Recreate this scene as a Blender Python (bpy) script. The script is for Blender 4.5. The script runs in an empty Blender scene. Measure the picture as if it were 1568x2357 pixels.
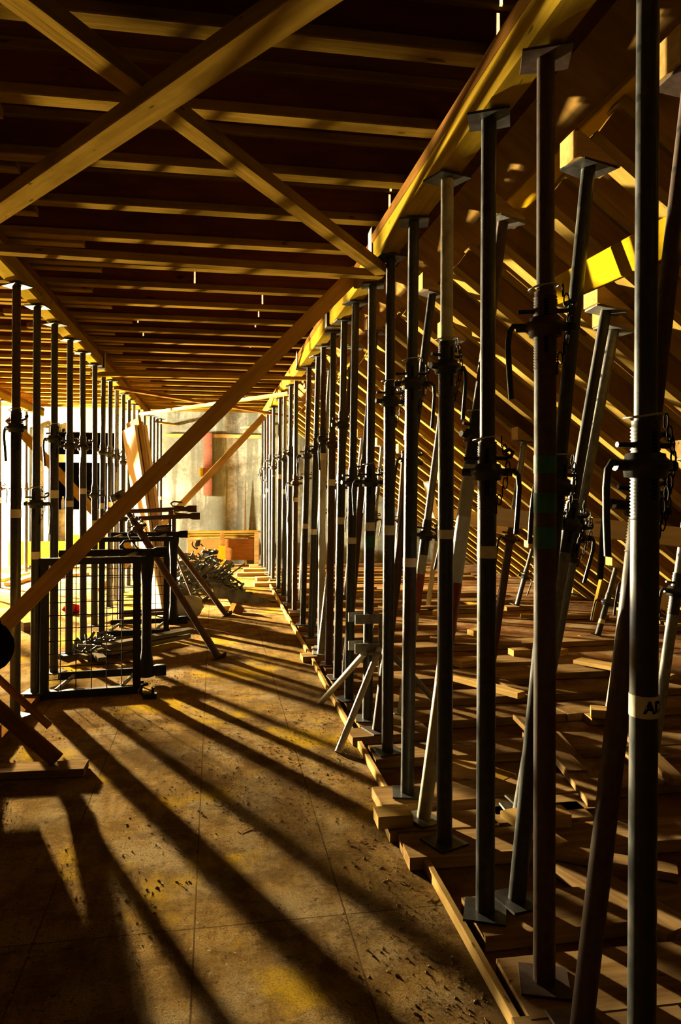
import bpy, math, random
from mathutils import Vector, Matrix
random.seed(11)
C = bpy.context.scene.collection
V = Vector
# ------------------------------------------------------------------ camera
F = 1700.0; CX, CY = 784.0, 1121.0          # focal length and level line of the 1568x2357 frame
YAW = math.radians(9.68); ROLL = 0.003
CAM = V((0, 0, 1.44))
fwd = V((math.sin(YAW), math.cos(YAW), 0)); r0 = V((math.cos(YAW), -math.sin(YAW), 0)); u0 = V((0, 0, 1))
rgt = (r0 + u0 * ROLL).normalized(); upv = (u0 - r0 * ROLL).normalized()
cam = bpy.data.cameras.new('camera'); cam.sensor_fit = 'VERTICAL'; cam.sensor_height = 36; cam.lens = F * 36 / 2357
cam.shift_y = (CY - 1178.5) / 2357; cam.clip_start = 0.05
co = bpy.data.objects.new('camera', cam); C.objects.link(co)
M = Matrix.Identity(4)
for i in range(3): M[i][0] = rgt[i]; M[i][1] = upv[i]; M[i][2] = -fwd[i]; M[i][3] = CAM[i]
co.matrix_world = M
bpy.context.scene.camera = co
def ray(x, y): return rgt * ((x - CX) / F) + upv * ((CY - y) / F) + fwd
def onz(x, y, z):
    d = ray(x, y); return CAM + d * ((z - CAM.z) / d.z)
def onY(x, y, Y):
    d = ray(x, y); return CAM + d * (Y / d.y)
def onX(x, y, X):
    d = ray(x, y); return CAM + d * (X / d.x)
def atd(x, y, zc): return CAM + ray(x, y) * zc

ORD = ['first','second','third','fourth','fifth','sixth','seventh','eighth','ninth','tenth','eleventh','twelfth','thirteenth','fourteenth','fifteenth','sixteenth','seventeenth','eighteenth','nineteenth']
TENS = {20:'twent',30:'thirt',40:'fort',50:'fift'}
def nth(i):
    if i < 19: return ORD[i]
    n = i + 1; t = n // 10 * 10
    if n % 10 == 0: return TENS[t] + 'ieth'
    return TENS[t] + 'y-' + ORD[n % 10 - 1]

# ------------------------------------------------------------------ materials
def lin(c): return tuple(((v / 12.92) if v <= .04045 else ((v + .055) / 1.055) ** 2.4) for v in c)
class N:
    def __init__(s, name):
        m = bpy.data.materials.new(name); m.use_nodes = True; s.m = m; s.t = m.node_tree
        s.b = s.t.nodes['Principled BSDF']; s.x = 0
    def n(s, typ, **kw):
        q = s.t.nodes.new(typ)
        for k, v in kw.items(): setattr(q, k, v)
        return q
    def l(s, a, b): s.t.links.new(a, b)
    def coord(s, scale=(1, 1, 1), out='Object', rnd=True):
        tc = s.n('ShaderNodeTexCoord'); mp = s.n('ShaderNodeMapping'); mp.inputs['Scale'].default_value = scale
        s.l(tc.outputs[out], mp.inputs['Vector'])
        if rnd:
            oi = s.n('ShaderNodeObjectInfo'); mu = s.math('MULTIPLY', oi.outputs['Random'], 37.0)
            cb = s.n('ShaderNodeCombineXYZ')
            for k in range(3): s.l(mu, cb.inputs[k])
            s.l(cb.outputs[0], mp.inputs['Location'])
        return mp.outputs[0]
    def noise(s, vec, scale, detail=4, rough=.55):
        q = s.n('ShaderNodeTexNoise'); q.inputs['Scale'].default_value = scale; q.inputs['Detail'].default_value = detail
        q.inputs['Roughness'].default_value = rough; s.l(vec, q.inputs['Vector']); return q.outputs['Fac']
    def ramp(s, fac, stops):
        q = s.n('ShaderNodeValToRGB'); e = q.color_ramp.elements
        while len(e) < len(stops): e.new(.5)
        for k, (p, c) in enumerate(stops):
            e[k].position = p; e[k].color = (c[0], c[1], c[2], 1) if not isinstance(c, float) else (c, c, c, 1)
        s.l(fac, q.inputs[0]); return q.outputs[0]
    def mix(s, fac, a, b, mode='MIX'):
        q = s.n('ShaderNodeMix', data_type='RGBA', blend_type=mode)
        for sock, v in ((q.inputs[0], fac), (q.inputs[6], a), (q.inputs[7], b)):
            if hasattr(v, 'links'): s.l(v, sock)
            elif isinstance(v, tuple): sock.default_value = (v[0], v[1], v[2], 1)
            else: sock.default_value = v
        return q.outputs[2]
    def math(s, op, a, b=0.0, c=0.0):
        q = s.n('ShaderNodeMath', operation=op)
        for k, v in enumerate((a, b, c)):
            if hasattr(v, 'links'): s.l(v, q.inputs[k])
            else: q.inputs[k].default_value = v
        return q.outputs[0]
    def bump(s, h, strength=.3, dist=.01):
        q = s.n('ShaderNodeBump'); q.inputs['Strength'].default_value = strength; q.inputs['Distance'].default_value = dist
        s.l(h, q.inputs['Height']); s.l(q.outputs[0], s.b.inputs['Normal'])
    def fin(s, col, rough=.7, metal=0.0, k=.36, spec=0.0):
        s.b.inputs['Specular IOR Level'].default_value = spec
        if hasattr(col, 'links'): col = s.mix(1.0, col, (k, k, k), 'MULTIPLY')
        else: col = tuple(v * k for v in col)
        if hasattr(col, 'links'): s.l(col, s.b.inputs['Base Color'])
        else: s.b.inputs['Base Color'].default_value = (*col, 1)
        if hasattr(rough, 'links'): s.l(rough, s.b.inputs['Roughness'])
        else: s.b.inputs['Roughness'].default_value = rough
        s.b.inputs['Metallic'].default_value = metal
        return s.m
def wood(name, a, b, dirt=.5, rough=.75, var=.35, dk=.36):
    s = N(name); vec = s.coord((1.2, 16, 16)); g = s.noise(vec, 2.2, 6, .6)
    col = s.ramp(g, [(.3, a), (.7, b)])
    bl = s.noise(s.coord((2.5, 5, 5)), 1.6, 3); col = s.mix(s.ramp(bl, [(.45, 0.0), (.75, dirt)]), col, tuple(v * .35 for v in a))
    kn = s.noise(s.coord((5, 14, 14)), 1.7, 1); col = s.mix(s.ramp(kn, [(.74, 0.0), (.78, .8)]), col, tuple(v * .25 for v in a))
    oi = s.n('ShaderNodeObjectInfo'); br = s.math('MULTIPLY_ADD', oi.outputs['Random'], var, 1 - var * .5)
    cb = s.n('ShaderNodeCombineColor')
    for k in range(3): s.l(br, cb.inputs[k])
    col = s.mix(1.0, col, cb.outputs[0], 'MULTIPLY')
    s.bump(g, .25, .004); return s.fin(col, rough, 0, dk)
def steel(name, a, b, metal=.5, rough=.45, holes=False, rust=(.07, .024, .009), ramt=.6, spec=.24):
    s = N(name); n1 = s.noise(s.coord((9, 9, 3.5)), 2.0, 5, .65); n2 = s.noise(s.coord((1, 1, 1)), 40, 4)
    col = s.mix(s.ramp(n2, [(.35, 0.0), (.7, 1.0)]), a, b)
    col = s.mix(s.ramp(n1, [(.52, 0.0), (.68, ramt)]), col, rust)
    if holes:
        tc = s.n('ShaderNodeTexCoord'); sp = s.n('ShaderNodeSeparateXYZ'); s.l(tc.outputs['Object'], sp.inputs[0])
        z = s.math('MULTIPLY', s.math('SUBTRACT', s.math('FRACT', s.math('DIVIDE', sp.outputs[2], .11)), .5), .11)
        d = s.math('SQRT', s.math('ADD', s.math('MULTIPLY', z, z), s.math('MULTIPLY', sp.outputs[1], sp.outputs[1])))
        col = s.mix(s.math('LESS_THAN', d, .0085), col, (.002, .002, .002))
    s.bump(n2, .12, .002)
    return s.fin(col, s.ramp(n1, [(.4, rough), (.7, min(.9, rough + .3))]), metal, .6, spec)
MT = {}
MT['gold'] = wood('gold formwork timber', (.36, .19, .022), (.55, .32, .045))
MT['pale'] = wood('pale sawn timber', (.48, .28, .08), (.74, .48, .17), .35, dk=.5)
MT['fresh'] = wood('fresh sawn board', (.70, .50, .26), (.86, .66, .38), .2, dk=.8)
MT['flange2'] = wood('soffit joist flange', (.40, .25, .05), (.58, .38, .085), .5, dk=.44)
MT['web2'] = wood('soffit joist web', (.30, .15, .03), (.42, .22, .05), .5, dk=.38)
MT['brace'] = wood('brown gold brace', (.34, .18, .03), (.48, .27, .05), .3, dk=.75)
MT['yellow2'] = wood('bright yellow paint', (.80, .55, .02), (.9, .64, .03), .3, dk=.75)
MT['brown'] = wood('brown timber', (.20, .085, .018), (.32, .145, .032))
MT['plank'] = wood('dusty plank', (.24, .125, .045), (.47, .30, .125), .6, dk=.46)
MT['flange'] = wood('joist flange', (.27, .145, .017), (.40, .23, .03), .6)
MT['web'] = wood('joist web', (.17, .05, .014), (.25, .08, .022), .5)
MT['yellow'] = wood('yellow formwork panel', (.70, .42, .012), (.86, .55, .02), .3)
MT['girder'] = wood('girder timber', (.36, .22, .018), (.52, .33, .03), .3)
MT['weathered'] = wood('weathered board', (.20, .16, .10), (.34, .28, .19), .5)
MT['redwood'] = wood('orange formwork panel', (.38, .15, .035), (.50, .22, .06), .3)
MT['pink'] = wood('pink primed plank', (.52, .20, .13), (.62, .27, .18), .3)
MT['dark'] = steel('dark steel', (.014, .0135, .0125), (.034, .032, .028), 0, .34, ramt=.35)
MT['dark_h'] = steel('dark steel with pin holes', (.018, .017, .016), (.042, .04, .034), 0, .32, True, ramt=.35)
MT['rusty'] = steel('rusty steel', (.045, .02, .01), (.085, .036, .016), 0, .5, ramt=.7)
MT['rusty_h'] = steel('rusty steel with pin holes', (.045, .02, .01), (.085, .036, .016), 0, .5, True, ramt=.7)
MT['silver'] = steel('galvanised steel', (.17, .165, .145), (.28, .27, .235), .55, .36, ramt=.3)
MT['silver_h'] = steel('galvanised steel with pin holes', (.17, .165, .145), (.28, .27, .235), .55, .36, True, ramt=.3)
MT['cream'] = steel('cream painted steel', (.42, .38, .27), (.52, .48, .35), 0, .45, ramt=.5)
MT['white'] = steel('white paint', (.6, .6, .55), (.7, .7, .64), 0, .4, ramt=.2)
MT['red'] = steel('red paint', (.25, .045, .02), (.33, .07, .03), 0, .45, ramt=.3)
MT['green'] = steel('green tape', (.02, .10, .045), (.03, .15, .06), 0, .5, ramt=.2)
MT['tape'] = steel('beige tape', (.62, .55, .38), (.75, .68, .50), 0, .6, ramt=.1)
MT['black'] = steel('black painted steel', (.008, .008, .008), (.013, .012, .011), 0, .5, ramt=.1, spec=.1)
MT['chrome'] = steel('bare steel', (.42, .40, .36), (.55, .52, .46), .8, .3, ramt=.2)
s = N('black ink'); MT['ink'] = s.fin((.01, .01, .01), .6)
s = N('black plastic'); MT['plastic'] = s.fin((.01, .01, .012), .35)
s = N('white plastic film'); nn = s.noise(s.coord(), 14, 4); s.bump(nn, .6, .02); MT['film'] = s.fin((.72, .66, .52), .4)
s = N('red plastic'); nn = s.noise(s.coord(), 20, 3); s.bump(nn, .6, .01); MT['redfilm'] = s.fin((.65, .02, .02), .35)
s = N('clear bottle'); s.b.inputs['Transmission Weight'].default_value = .6; MT['bottle'] = s.fin((.8, .82, .85), .15)
s = N('wire'); MT['wire'] = s.fin((.03, .025, .02), .5, .6)
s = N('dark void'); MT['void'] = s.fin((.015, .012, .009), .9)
# concrete
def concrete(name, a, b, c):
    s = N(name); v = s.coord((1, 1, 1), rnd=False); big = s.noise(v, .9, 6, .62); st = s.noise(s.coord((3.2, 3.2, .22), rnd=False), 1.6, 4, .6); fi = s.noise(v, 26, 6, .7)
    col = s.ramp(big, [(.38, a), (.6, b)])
    col = s.mix(s.ramp(st, [(.44, 0.0), (.56, .85)]), col, c)  # upright streaks paint the props' shadow bands into the wall colour
    bt = s.noise(v, 3.2, 8, .72); col = s.mix(s.ramp(bt, [(.42, .75), (.56, 0.0)]), col, c)
    col = s.mix(s.ramp(fi, [(.3, .6), (.58, 0.0)]), col, tuple(v * .45 for v in a))
    s.bump(fi, .35, .01); return s.fin(col, .85, 0, .42)
MT['concrete'] = concrete('concrete with shade bands and stains', (.42, .41, .32), (.80, .78, .62), (.22, .225, .165))
MT['concrete_dark'] = concrete('dark concrete', (.10, .09, .075), (.16, .15, .12), (.06, .055, .045))
# floor of the walkway: yellow formwork panels under sawdust and dirt
s = N('dusty formwork floor'); v = s.coord((1, 1, 1), rnd=False)
gr = s.noise(s.coord((26, 1.6, 1), rnd=False), 1.5, 5, .6)
col = s.ramp(gr, [(.3, (.36, .20, .06)), (.7, (.50, .31, .10))])
yl = s.noise(v, 1.35, 5, .62)
du = s.noise(v, 2.3, 7, .68); col = s.mix(s.ramp(du, [(.47, 0.0), (.58, .8)]), col, (.47, .33, .16))
st = s.noise(v, 1.7, 5, .6); col = s.mix(s.ramp(st, [(.50, 0.0), (.68, .75)]), col, (.15, .085, .03))
sp = s.noise(v, 60, 6, .75); col = s.mix(s.ramp(sp, [(.57, 0.0), (.64, .8)]), col, (.08, .045, .018))
sp3 = s.noise(v, 19, 7, .8); col = s.mix(s.ramp(sp3, [(.60, 0.0), (.64, .85)]), col, (.07, .04, .016))
sp2 = s.noise(v, 34, 5, .7); col = s.mix(s.ramp(sp2, [(.61, 0.0), (.66, .75)]), col, (.62, .48, .27))
tc = s.n('ShaderNodeTexCoord'); sx = s.n('ShaderNodeSeparateXYZ'); s.l(tc.outputs['Object'], sx.inputs[0])
def seam(sock, per, off, w):
    f = s.math('FRACT', s.math('DIVIDE', s.math('ADD', sock, off), per)); return s.math('LESS_THAN', s.math('ABSOLUTE', s.math('SUBTRACT', f, .5)), w / per)
sm = s.math('MAXIMUM', seam(sx.outputs[0], .5, .31, .0028), seam(sx.outputs[1], 2.0, .55, .003))
col = s.mix(s.math('MULTIPLY', sm, .7), col, (.06, .03, .012))
fine = s.noise(s.coord((26, 1.3, 1), rnd=False), 8, 3)
hh = s.math('ADD', s.math('MULTIPLY', sp, 1.0), s.math('ADD', s.math('MULTIPLY', du, .8), s.math('MULTIPLY', sm, -1.5)))
gg = s.noise(v, 150, 4, .8); col = s.mix(s.ramp(gg, [(.50, 0.0), (.60, .55)]), col, (.09, .05, .02)); mo = s.noise(v, 4.5, 8, .75); col = s.mix(s.ramp(mo, [(.44, .65), (.54, 0.0)]), col, (.16, .085, .028))
hb = s.noise(v, 22, 7, .85); s.bump(s.math('ADD', s.math('ADD', hh, s.math('MULTIPLY', fine, .2)), s.math('MULTIPLY', hb, 1.6)), .85, .02)
col = s.mix(s.ramp(yl, [(.54, 0.0), (.63, .8)]), col, s.mix(s.ramp(gg, [(.50, 0.0), (.60, .5)]), (.66, .40, .018), (.2, .11, .02)))
MT['floor'] = s.fin(col, .82, 0, .48)
s = N('red brown formwork floor'); v = s.coord((1, 1, 1), rnd=False)
a_ = s.noise(v, 1.6, 5, .6); col = s.ramp(a_, [(.35, (.20, .075, .025)), (.7, (.34, .17, .06))])
d2 = s.noise(v, 2.7, 7, .7); col = s.mix(s.ramp(d2, [(.47, 0.0), (.62, .8)]), col, (.42, .31, .16)); s.bump(s.noise(v, 45, 5, .7), .4, .008)
MT['floor2'] = s.fin(col, .8)
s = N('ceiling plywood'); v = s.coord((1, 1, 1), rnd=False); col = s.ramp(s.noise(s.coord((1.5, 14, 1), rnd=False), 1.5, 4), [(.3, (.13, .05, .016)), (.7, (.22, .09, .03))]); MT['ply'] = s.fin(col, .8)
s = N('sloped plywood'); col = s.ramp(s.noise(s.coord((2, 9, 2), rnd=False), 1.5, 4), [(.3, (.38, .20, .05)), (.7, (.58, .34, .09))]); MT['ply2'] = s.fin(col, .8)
s = N('wood chips'); oi = s.noise(s.coord((1, 1, 1), rnd=False), 35, 2); MT['chips'] = s.fin(s.ramp(oi, [(.3, (.13, .08, .035)), (.6, (.5, .37, .19))]), .9)
s = N('scrap metal'); oi = s.noise(s.coord((1, 1, 1), rnd=False), 7, 4); MT['scrap'] = s.fin(s.ramp(oi, [(.3, (.07, .065, .05)), (.7, (.33, .32, .27))]), .5, .4)

# ------------------------------------------------------------------ mesh helpers
class MB:
    def __init__(s): s.v = []; s.f = []; s.s = []
    def add(s, vs, fs, sm=False):
        o = len(s.v); s.v += [tuple(p) for p in vs]
        for f in fs:
            s.f.append([i + o for i in f]); s.s.append(sm)
        return s
    def box(s, c, d, rot=None):
        hx, hy, hz = d[0] / 2, d[1] / 2, d[2] / 2
        p = [V((x, y, z)) for x in (-hx, hx) for y in (-hy, hy) for z in (-hz, hz)]
        if rot: p = [rot @ q for q in p]
        c = V(c)
        return s.add([q + c for q in p], [(0, 1, 3, 2), (4, 6, 7, 5), (0, 4, 5, 1), (2, 3, 7, 6), (0, 2, 6, 4), (1, 5, 7, 3)])
    def prism(s, poly, x0, x1, ax='X'):
        n = len(poly)
        def P(t, a, b): return (t, a, b) if ax == 'X' else ((a, t, b) if ax == 'Y' else (a, b, t))
        vs = [P(x0, a, b) for a, b in poly] + [P(x1, a, b) for a, b in poly]
        fs = [tuple(range(n))[::-1], tuple(range(n, 2 * n))] + [(i, (i + 1) % n, n + (i + 1) % n, n + i) for i in range(n)]
        return s.add(vs, fs)
    def tube(s, p0, p1, r, r1=None, n=14, cap=True):
        p0, p1 = V(p0), V(p1); r1 = r if r1 is None else r1
        d = (p1 - p0).normalized(); a = d.orthogonal().normalized(); b = d.cross(a)
        vs = []
        for p, rr in ((p0, r), (p1, r1)):
            for k in range(n):
                t = 2 * math.pi * k / n; vs.append(p + (a * math.cos(t) + b * math.sin(t)) * rr)
        s.add(vs, [(k, (k + 1) % n, n + (k + 1) % n, n + k) for k in range(n)], True)
        if cap: s.add(vs, [tuple(range(n))[::-1], tuple(range(n, 2 * n))])
        return s
    def lathe(s, prof, n=18):
        vs = []; m = len(prof)
        for r, z in prof:
            for k in range(n):
                t = 2 * math.pi * k / n; vs.append((r * math.cos(t), r * math.sin(t), z))
        s.add(vs, [(j * n + k, j * n + (k + 1) % n, (j + 1) * n + (k + 1) % n, (j + 1) * n + k) for j in range(m - 1) for k in range(n)], True)
        return s.add(vs, [tuple(range(n))[::-1], tuple(range((m - 1) * n, m * n))])
    def path(s, pts, r, n=8, closed=False):
        pts = [V(p) for p in pts]; m = len(pts); vs = []; a = None
        for i, p in enumerate(pts):
            if closed: d = (pts[(i + 1) % m] - pts[i - 1]).normalized()
            else: d = (pts[min(i + 1, m - 1)] - pts[max(i - 1, 0)]).normalized()
            a = d.orthogonal().normalized() if a is None else (a - d * a.dot(d)).normalized()
            b = d.cross(a)
            for k in range(n):
                t = 2 * math.pi * k / n; vs.append(p + (a * math.cos(t) + b * math.sin(t)) * r)
        L = m if closed else m - 1
        s.add(vs, [(j * n + k, j * n + (k + 1) % n, ((j + 1) % m) * n + (k + 1) % n, ((j + 1) % m) * n + k) for j in range(L) for k in range(n)], True)
        if not closed: s.add(vs, [tuple(range(n))[::-1], tuple(range((m - 1) * n, m * n))])
        return s
    def mesh(s, name, mat):
        me = bpy.data.meshes.new(name); me.from_pydata(s.v, [], s.f); me.materials.append(MT[mat] if isinstance(mat, str) else mat)
        me.polygons.foreach_set('use_smooth', s.s); me.validate(); me.update(); return me
def obj(name, mb, mat, parent=None, mw=None):
    me = mb.mesh(name, mat) if isinstance(mb, MB) else mb
    o = bpy.data.objects.new(name, me); C.objects.link(o)
    if parent is not None: o.parent = parent
    if mw is not None: o.matrix_local = mw
    return o
def tag(o, label, cat, group=None):
    o['label'] = label; o['category'] = cat; o['kind'] = 'thing'
    if group: o['group'] = group
    return o
def empty(name, mw, label, cat, group=None):
    o = bpy.data.objects.new(name, None); C.objects.link(o); o.matrix_world = mw; o.empty_display_size = .05
    return tag(o, label, cat, group)
def struct(o): o['kind'] = 'structure'; return o
def stuff(o): o['kind'] = 'stuff'; return o
def frame(p, x, z):                      # matrix with local X along x and local Z near z
    x = V(x).normalized(); z = V(z); z = (z - x * z.dot(x)).normalized(); y = z.cross(x)
    m = Matrix.Identity(4)
    for i in range(3): m[i][0] = x[i]; m[i][1] = y[i]; m[i][2] = z[i]; m[i][3] = p[i]
    return m
def axis_frame(p, zdir, spin=0):
    z = V(zdir).normalized(); x = V((1, 0, 0)); x = (x - z * x.dot(z)).normalized(); y = z.cross(x)
    m = Matrix.Identity(4)
    for i in range(3): m[i][0] = x[i]; m[i][1] = y[i]; m[i][2] = z[i]; m[i][3] = p[i]
    return m @ Matrix.Rotation(spin, 4, 'Z')
def chamfer(w, t, c=.004):
    a, b = w / 2, t / 2
    return [(-a + c, -b), (a - c, -b), (a, -b + c), (a, b - c), (a - c, b), (-a + c, b), (-a, b - c), (-a, -b + c)]
def board(name, p0, p1, w, t, up, mat, label, cat='board', group=None, c=.003):
    p0, p1 = V(p0), V(p1); L = (p1 - p0).length; mb = MB().prism(chamfer(w, t, c), -L / 2, L / 2)
    o = obj(name, mb, mat); o.matrix_world = frame((p0 + p1) / 2, p1 - p0, up)
    return tag(o, label, cat, group)

# ------------------------------------------------------------------ setting
ZB, ZT = .05, 2.65            # foot and head of the props
YB = 13.9                     # far wall
K = .745; PHI = math.atan(K); X0S, Z0S = 1.24, 2.60
def zs(X): return Z0S - K * (X - X0S)
nS = V((math.sin(PHI), 0, math.cos(PHI))); dS = V((math.cos(PHI), 0, -math.sin(PHI)))
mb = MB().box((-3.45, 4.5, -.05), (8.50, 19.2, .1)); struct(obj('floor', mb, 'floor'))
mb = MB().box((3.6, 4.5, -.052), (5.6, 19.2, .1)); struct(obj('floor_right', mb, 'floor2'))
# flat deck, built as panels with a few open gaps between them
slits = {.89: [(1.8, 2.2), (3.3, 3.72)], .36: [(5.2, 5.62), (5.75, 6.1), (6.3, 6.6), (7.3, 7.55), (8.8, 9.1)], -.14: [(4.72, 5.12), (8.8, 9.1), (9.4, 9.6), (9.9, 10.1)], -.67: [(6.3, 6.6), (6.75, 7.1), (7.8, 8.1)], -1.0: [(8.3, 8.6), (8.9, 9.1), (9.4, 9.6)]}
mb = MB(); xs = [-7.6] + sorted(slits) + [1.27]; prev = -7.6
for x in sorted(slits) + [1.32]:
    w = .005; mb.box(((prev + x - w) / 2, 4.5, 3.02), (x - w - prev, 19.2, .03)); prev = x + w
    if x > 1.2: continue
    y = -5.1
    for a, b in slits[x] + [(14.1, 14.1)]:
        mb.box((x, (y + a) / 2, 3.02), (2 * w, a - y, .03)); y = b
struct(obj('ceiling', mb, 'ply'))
# sloped soffit sheathing
top = V((X0S, 0, Z0S)) + nS * .342 - dS * .22; LS = 5.0
mb = MB(); u = 0; seams = [.62, 1.3, 2.4, LS]
for i, u1 in enumerate(seams):
    mb.box(((u + u1 - .008) / 2, 4.5, .012), (u1 - .008 - u, 19.2, .024))
    if i < 3:
        y = -5.1
        for a, b in ([(1.75, 2.0), (2.2, 2.42)] if i == 0 else [(3.2, 3.3)] if i == 1 else []) + [(14.1, 14.1)]:
            mb.box((u1, (y + a) / 2, .012), (.016, a - y, .024)); y = b
    u = u1 + .008
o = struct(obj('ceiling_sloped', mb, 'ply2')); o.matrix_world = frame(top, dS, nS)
# walls and the added light cutoff
mb = MB(); xo0, xo1, zo0, zo1 = -2.85, -1.72, 1.02, 2.42
mb.box(((-7.6 + xo0) / 2, YB + .1, 1.5), (xo0 + 7.6, .2, 3.1)).box(((xo1 + 5.6) / 2, YB + .1, 1.5), (5.6 - xo1, .2, 3.1))
mb.box(((xo0 + xo1) / 2, YB + .1, zo0 / 2 - .02), (xo1 - xo0, .2, zo0 + .04)).box(((xo0 + xo1) / 2, YB + .1, (zo1 + 3.05) / 2), (xo1 - xo0, .2, 3.05 - zo1))
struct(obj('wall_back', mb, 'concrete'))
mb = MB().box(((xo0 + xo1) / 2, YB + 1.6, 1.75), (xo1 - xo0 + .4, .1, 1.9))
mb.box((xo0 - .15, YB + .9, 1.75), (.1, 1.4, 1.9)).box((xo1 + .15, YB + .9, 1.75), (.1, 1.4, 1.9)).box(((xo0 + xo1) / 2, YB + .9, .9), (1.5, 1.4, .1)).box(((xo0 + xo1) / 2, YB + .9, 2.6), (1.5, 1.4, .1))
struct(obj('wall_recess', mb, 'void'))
struct(obj('unseen_wall_left', MB().box((-7.65, 4.5, 1.5), (.1, 19.2, 3.2)), 'void'))  # unseen side of the enclosure, near-black to cut bounced light
struct(obj('rear_light_cutoff', MB().box((-1, -1.05, 1.5), (13.4, .1, 3.2)), 'void'))  # unseen panel added behind the camera to cut off bounced light

# ------------------------------------------------------------------ timber I-joists and girders
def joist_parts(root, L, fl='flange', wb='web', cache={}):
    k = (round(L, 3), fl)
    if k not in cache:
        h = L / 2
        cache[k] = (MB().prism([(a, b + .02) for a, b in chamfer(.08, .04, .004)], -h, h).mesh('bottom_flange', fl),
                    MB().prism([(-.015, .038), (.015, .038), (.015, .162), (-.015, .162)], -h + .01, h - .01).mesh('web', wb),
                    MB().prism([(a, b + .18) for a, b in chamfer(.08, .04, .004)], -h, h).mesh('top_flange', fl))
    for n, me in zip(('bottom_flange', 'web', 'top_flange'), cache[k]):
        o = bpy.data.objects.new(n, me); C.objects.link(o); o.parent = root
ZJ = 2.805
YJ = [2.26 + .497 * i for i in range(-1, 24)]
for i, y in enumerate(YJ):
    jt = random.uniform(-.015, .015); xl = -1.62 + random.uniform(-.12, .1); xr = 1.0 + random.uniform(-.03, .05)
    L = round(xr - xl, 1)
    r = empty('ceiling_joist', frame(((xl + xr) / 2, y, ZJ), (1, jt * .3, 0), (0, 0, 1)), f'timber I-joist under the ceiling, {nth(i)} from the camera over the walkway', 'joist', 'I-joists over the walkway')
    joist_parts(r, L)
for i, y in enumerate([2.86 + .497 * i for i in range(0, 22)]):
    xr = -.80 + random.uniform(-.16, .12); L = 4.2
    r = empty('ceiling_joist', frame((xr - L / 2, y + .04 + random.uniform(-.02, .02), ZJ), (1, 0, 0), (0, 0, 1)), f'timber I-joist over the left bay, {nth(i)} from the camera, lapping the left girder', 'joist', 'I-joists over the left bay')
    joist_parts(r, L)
def girder(x, y0, y1, label, group, z=ZT + .008, w=.11, mat='girder'):
    r = empty('girder', frame((x, (y0 + y1) / 2, z), (0, 1, 0), (0, 0, 1)), label, 'girder', group)
    h = (y1 - y0) / 2
    c = .012
    obj('beam_body', MB().prism([(-w / 2 + c, 0), (w / 2 - c, 0), (w / 2, c), (w / 2, .097), (-w / 2, .097), (-w / 2, c)], -h, h), mat, r)
    obj('top_batten', MB().prism([(a, b + .122) for a, b in chamfer(w + .012, .05, .004)], -h - .03, h + .02), 'brown', r)
segs = [(.35, 3.93), (3.96, 5.55), (5.58, 7.6), (7.63, 10.1), (10.13, 13.5)]
for i, (a, b) in enumerate(segs):
    girder(.893 + (.012 if i % 2 else 0), a, b, f'yellowish timber girder on the right prop row, {nth(i)} length from the camera', 'girders on the right prop row')
for i, (a, b) in enumerate([(3.2, 7.9), (7.93, 10.2), (10.23, 13.5)]):
    girder(-1.185, a, b, f'timber girder on the left prop row, {nth(i)} length from the camera', 'girders on the left prop row')
girder(-3.0, 7.0, 13.6, 'timber girder of the far left bay in the glare', None)
def hanger(p, label):                   # U-shaped steel joint shoe at a girder end
    r = empty('joint_shoe', Matrix.Translation(p), label, 'bracket', 'steel shoes at girder joints')
    obj('side_plate', MB().box((-.066, 0, .06), (.006, .09, .19)), 'silver', r); obj('side_plate', MB().box((.066, 0, .06), (.006, .09, .19)), 'silver', r)
    obj('bottom_plate', MB().box((0, 0, -.034), (.138, .09, .006)), 'silver', r)
for i, y in enumerate((3.945, 5.565, 7.615)):
    hanger(V((.90, y, ZT + .04)), f'grey steel joint shoe on the right girder, {nth(i)} from the camera')
hanger(V((-1.185, 7.915, ZT + .04)), 'grey steel joint shoe on the left girder')

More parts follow.
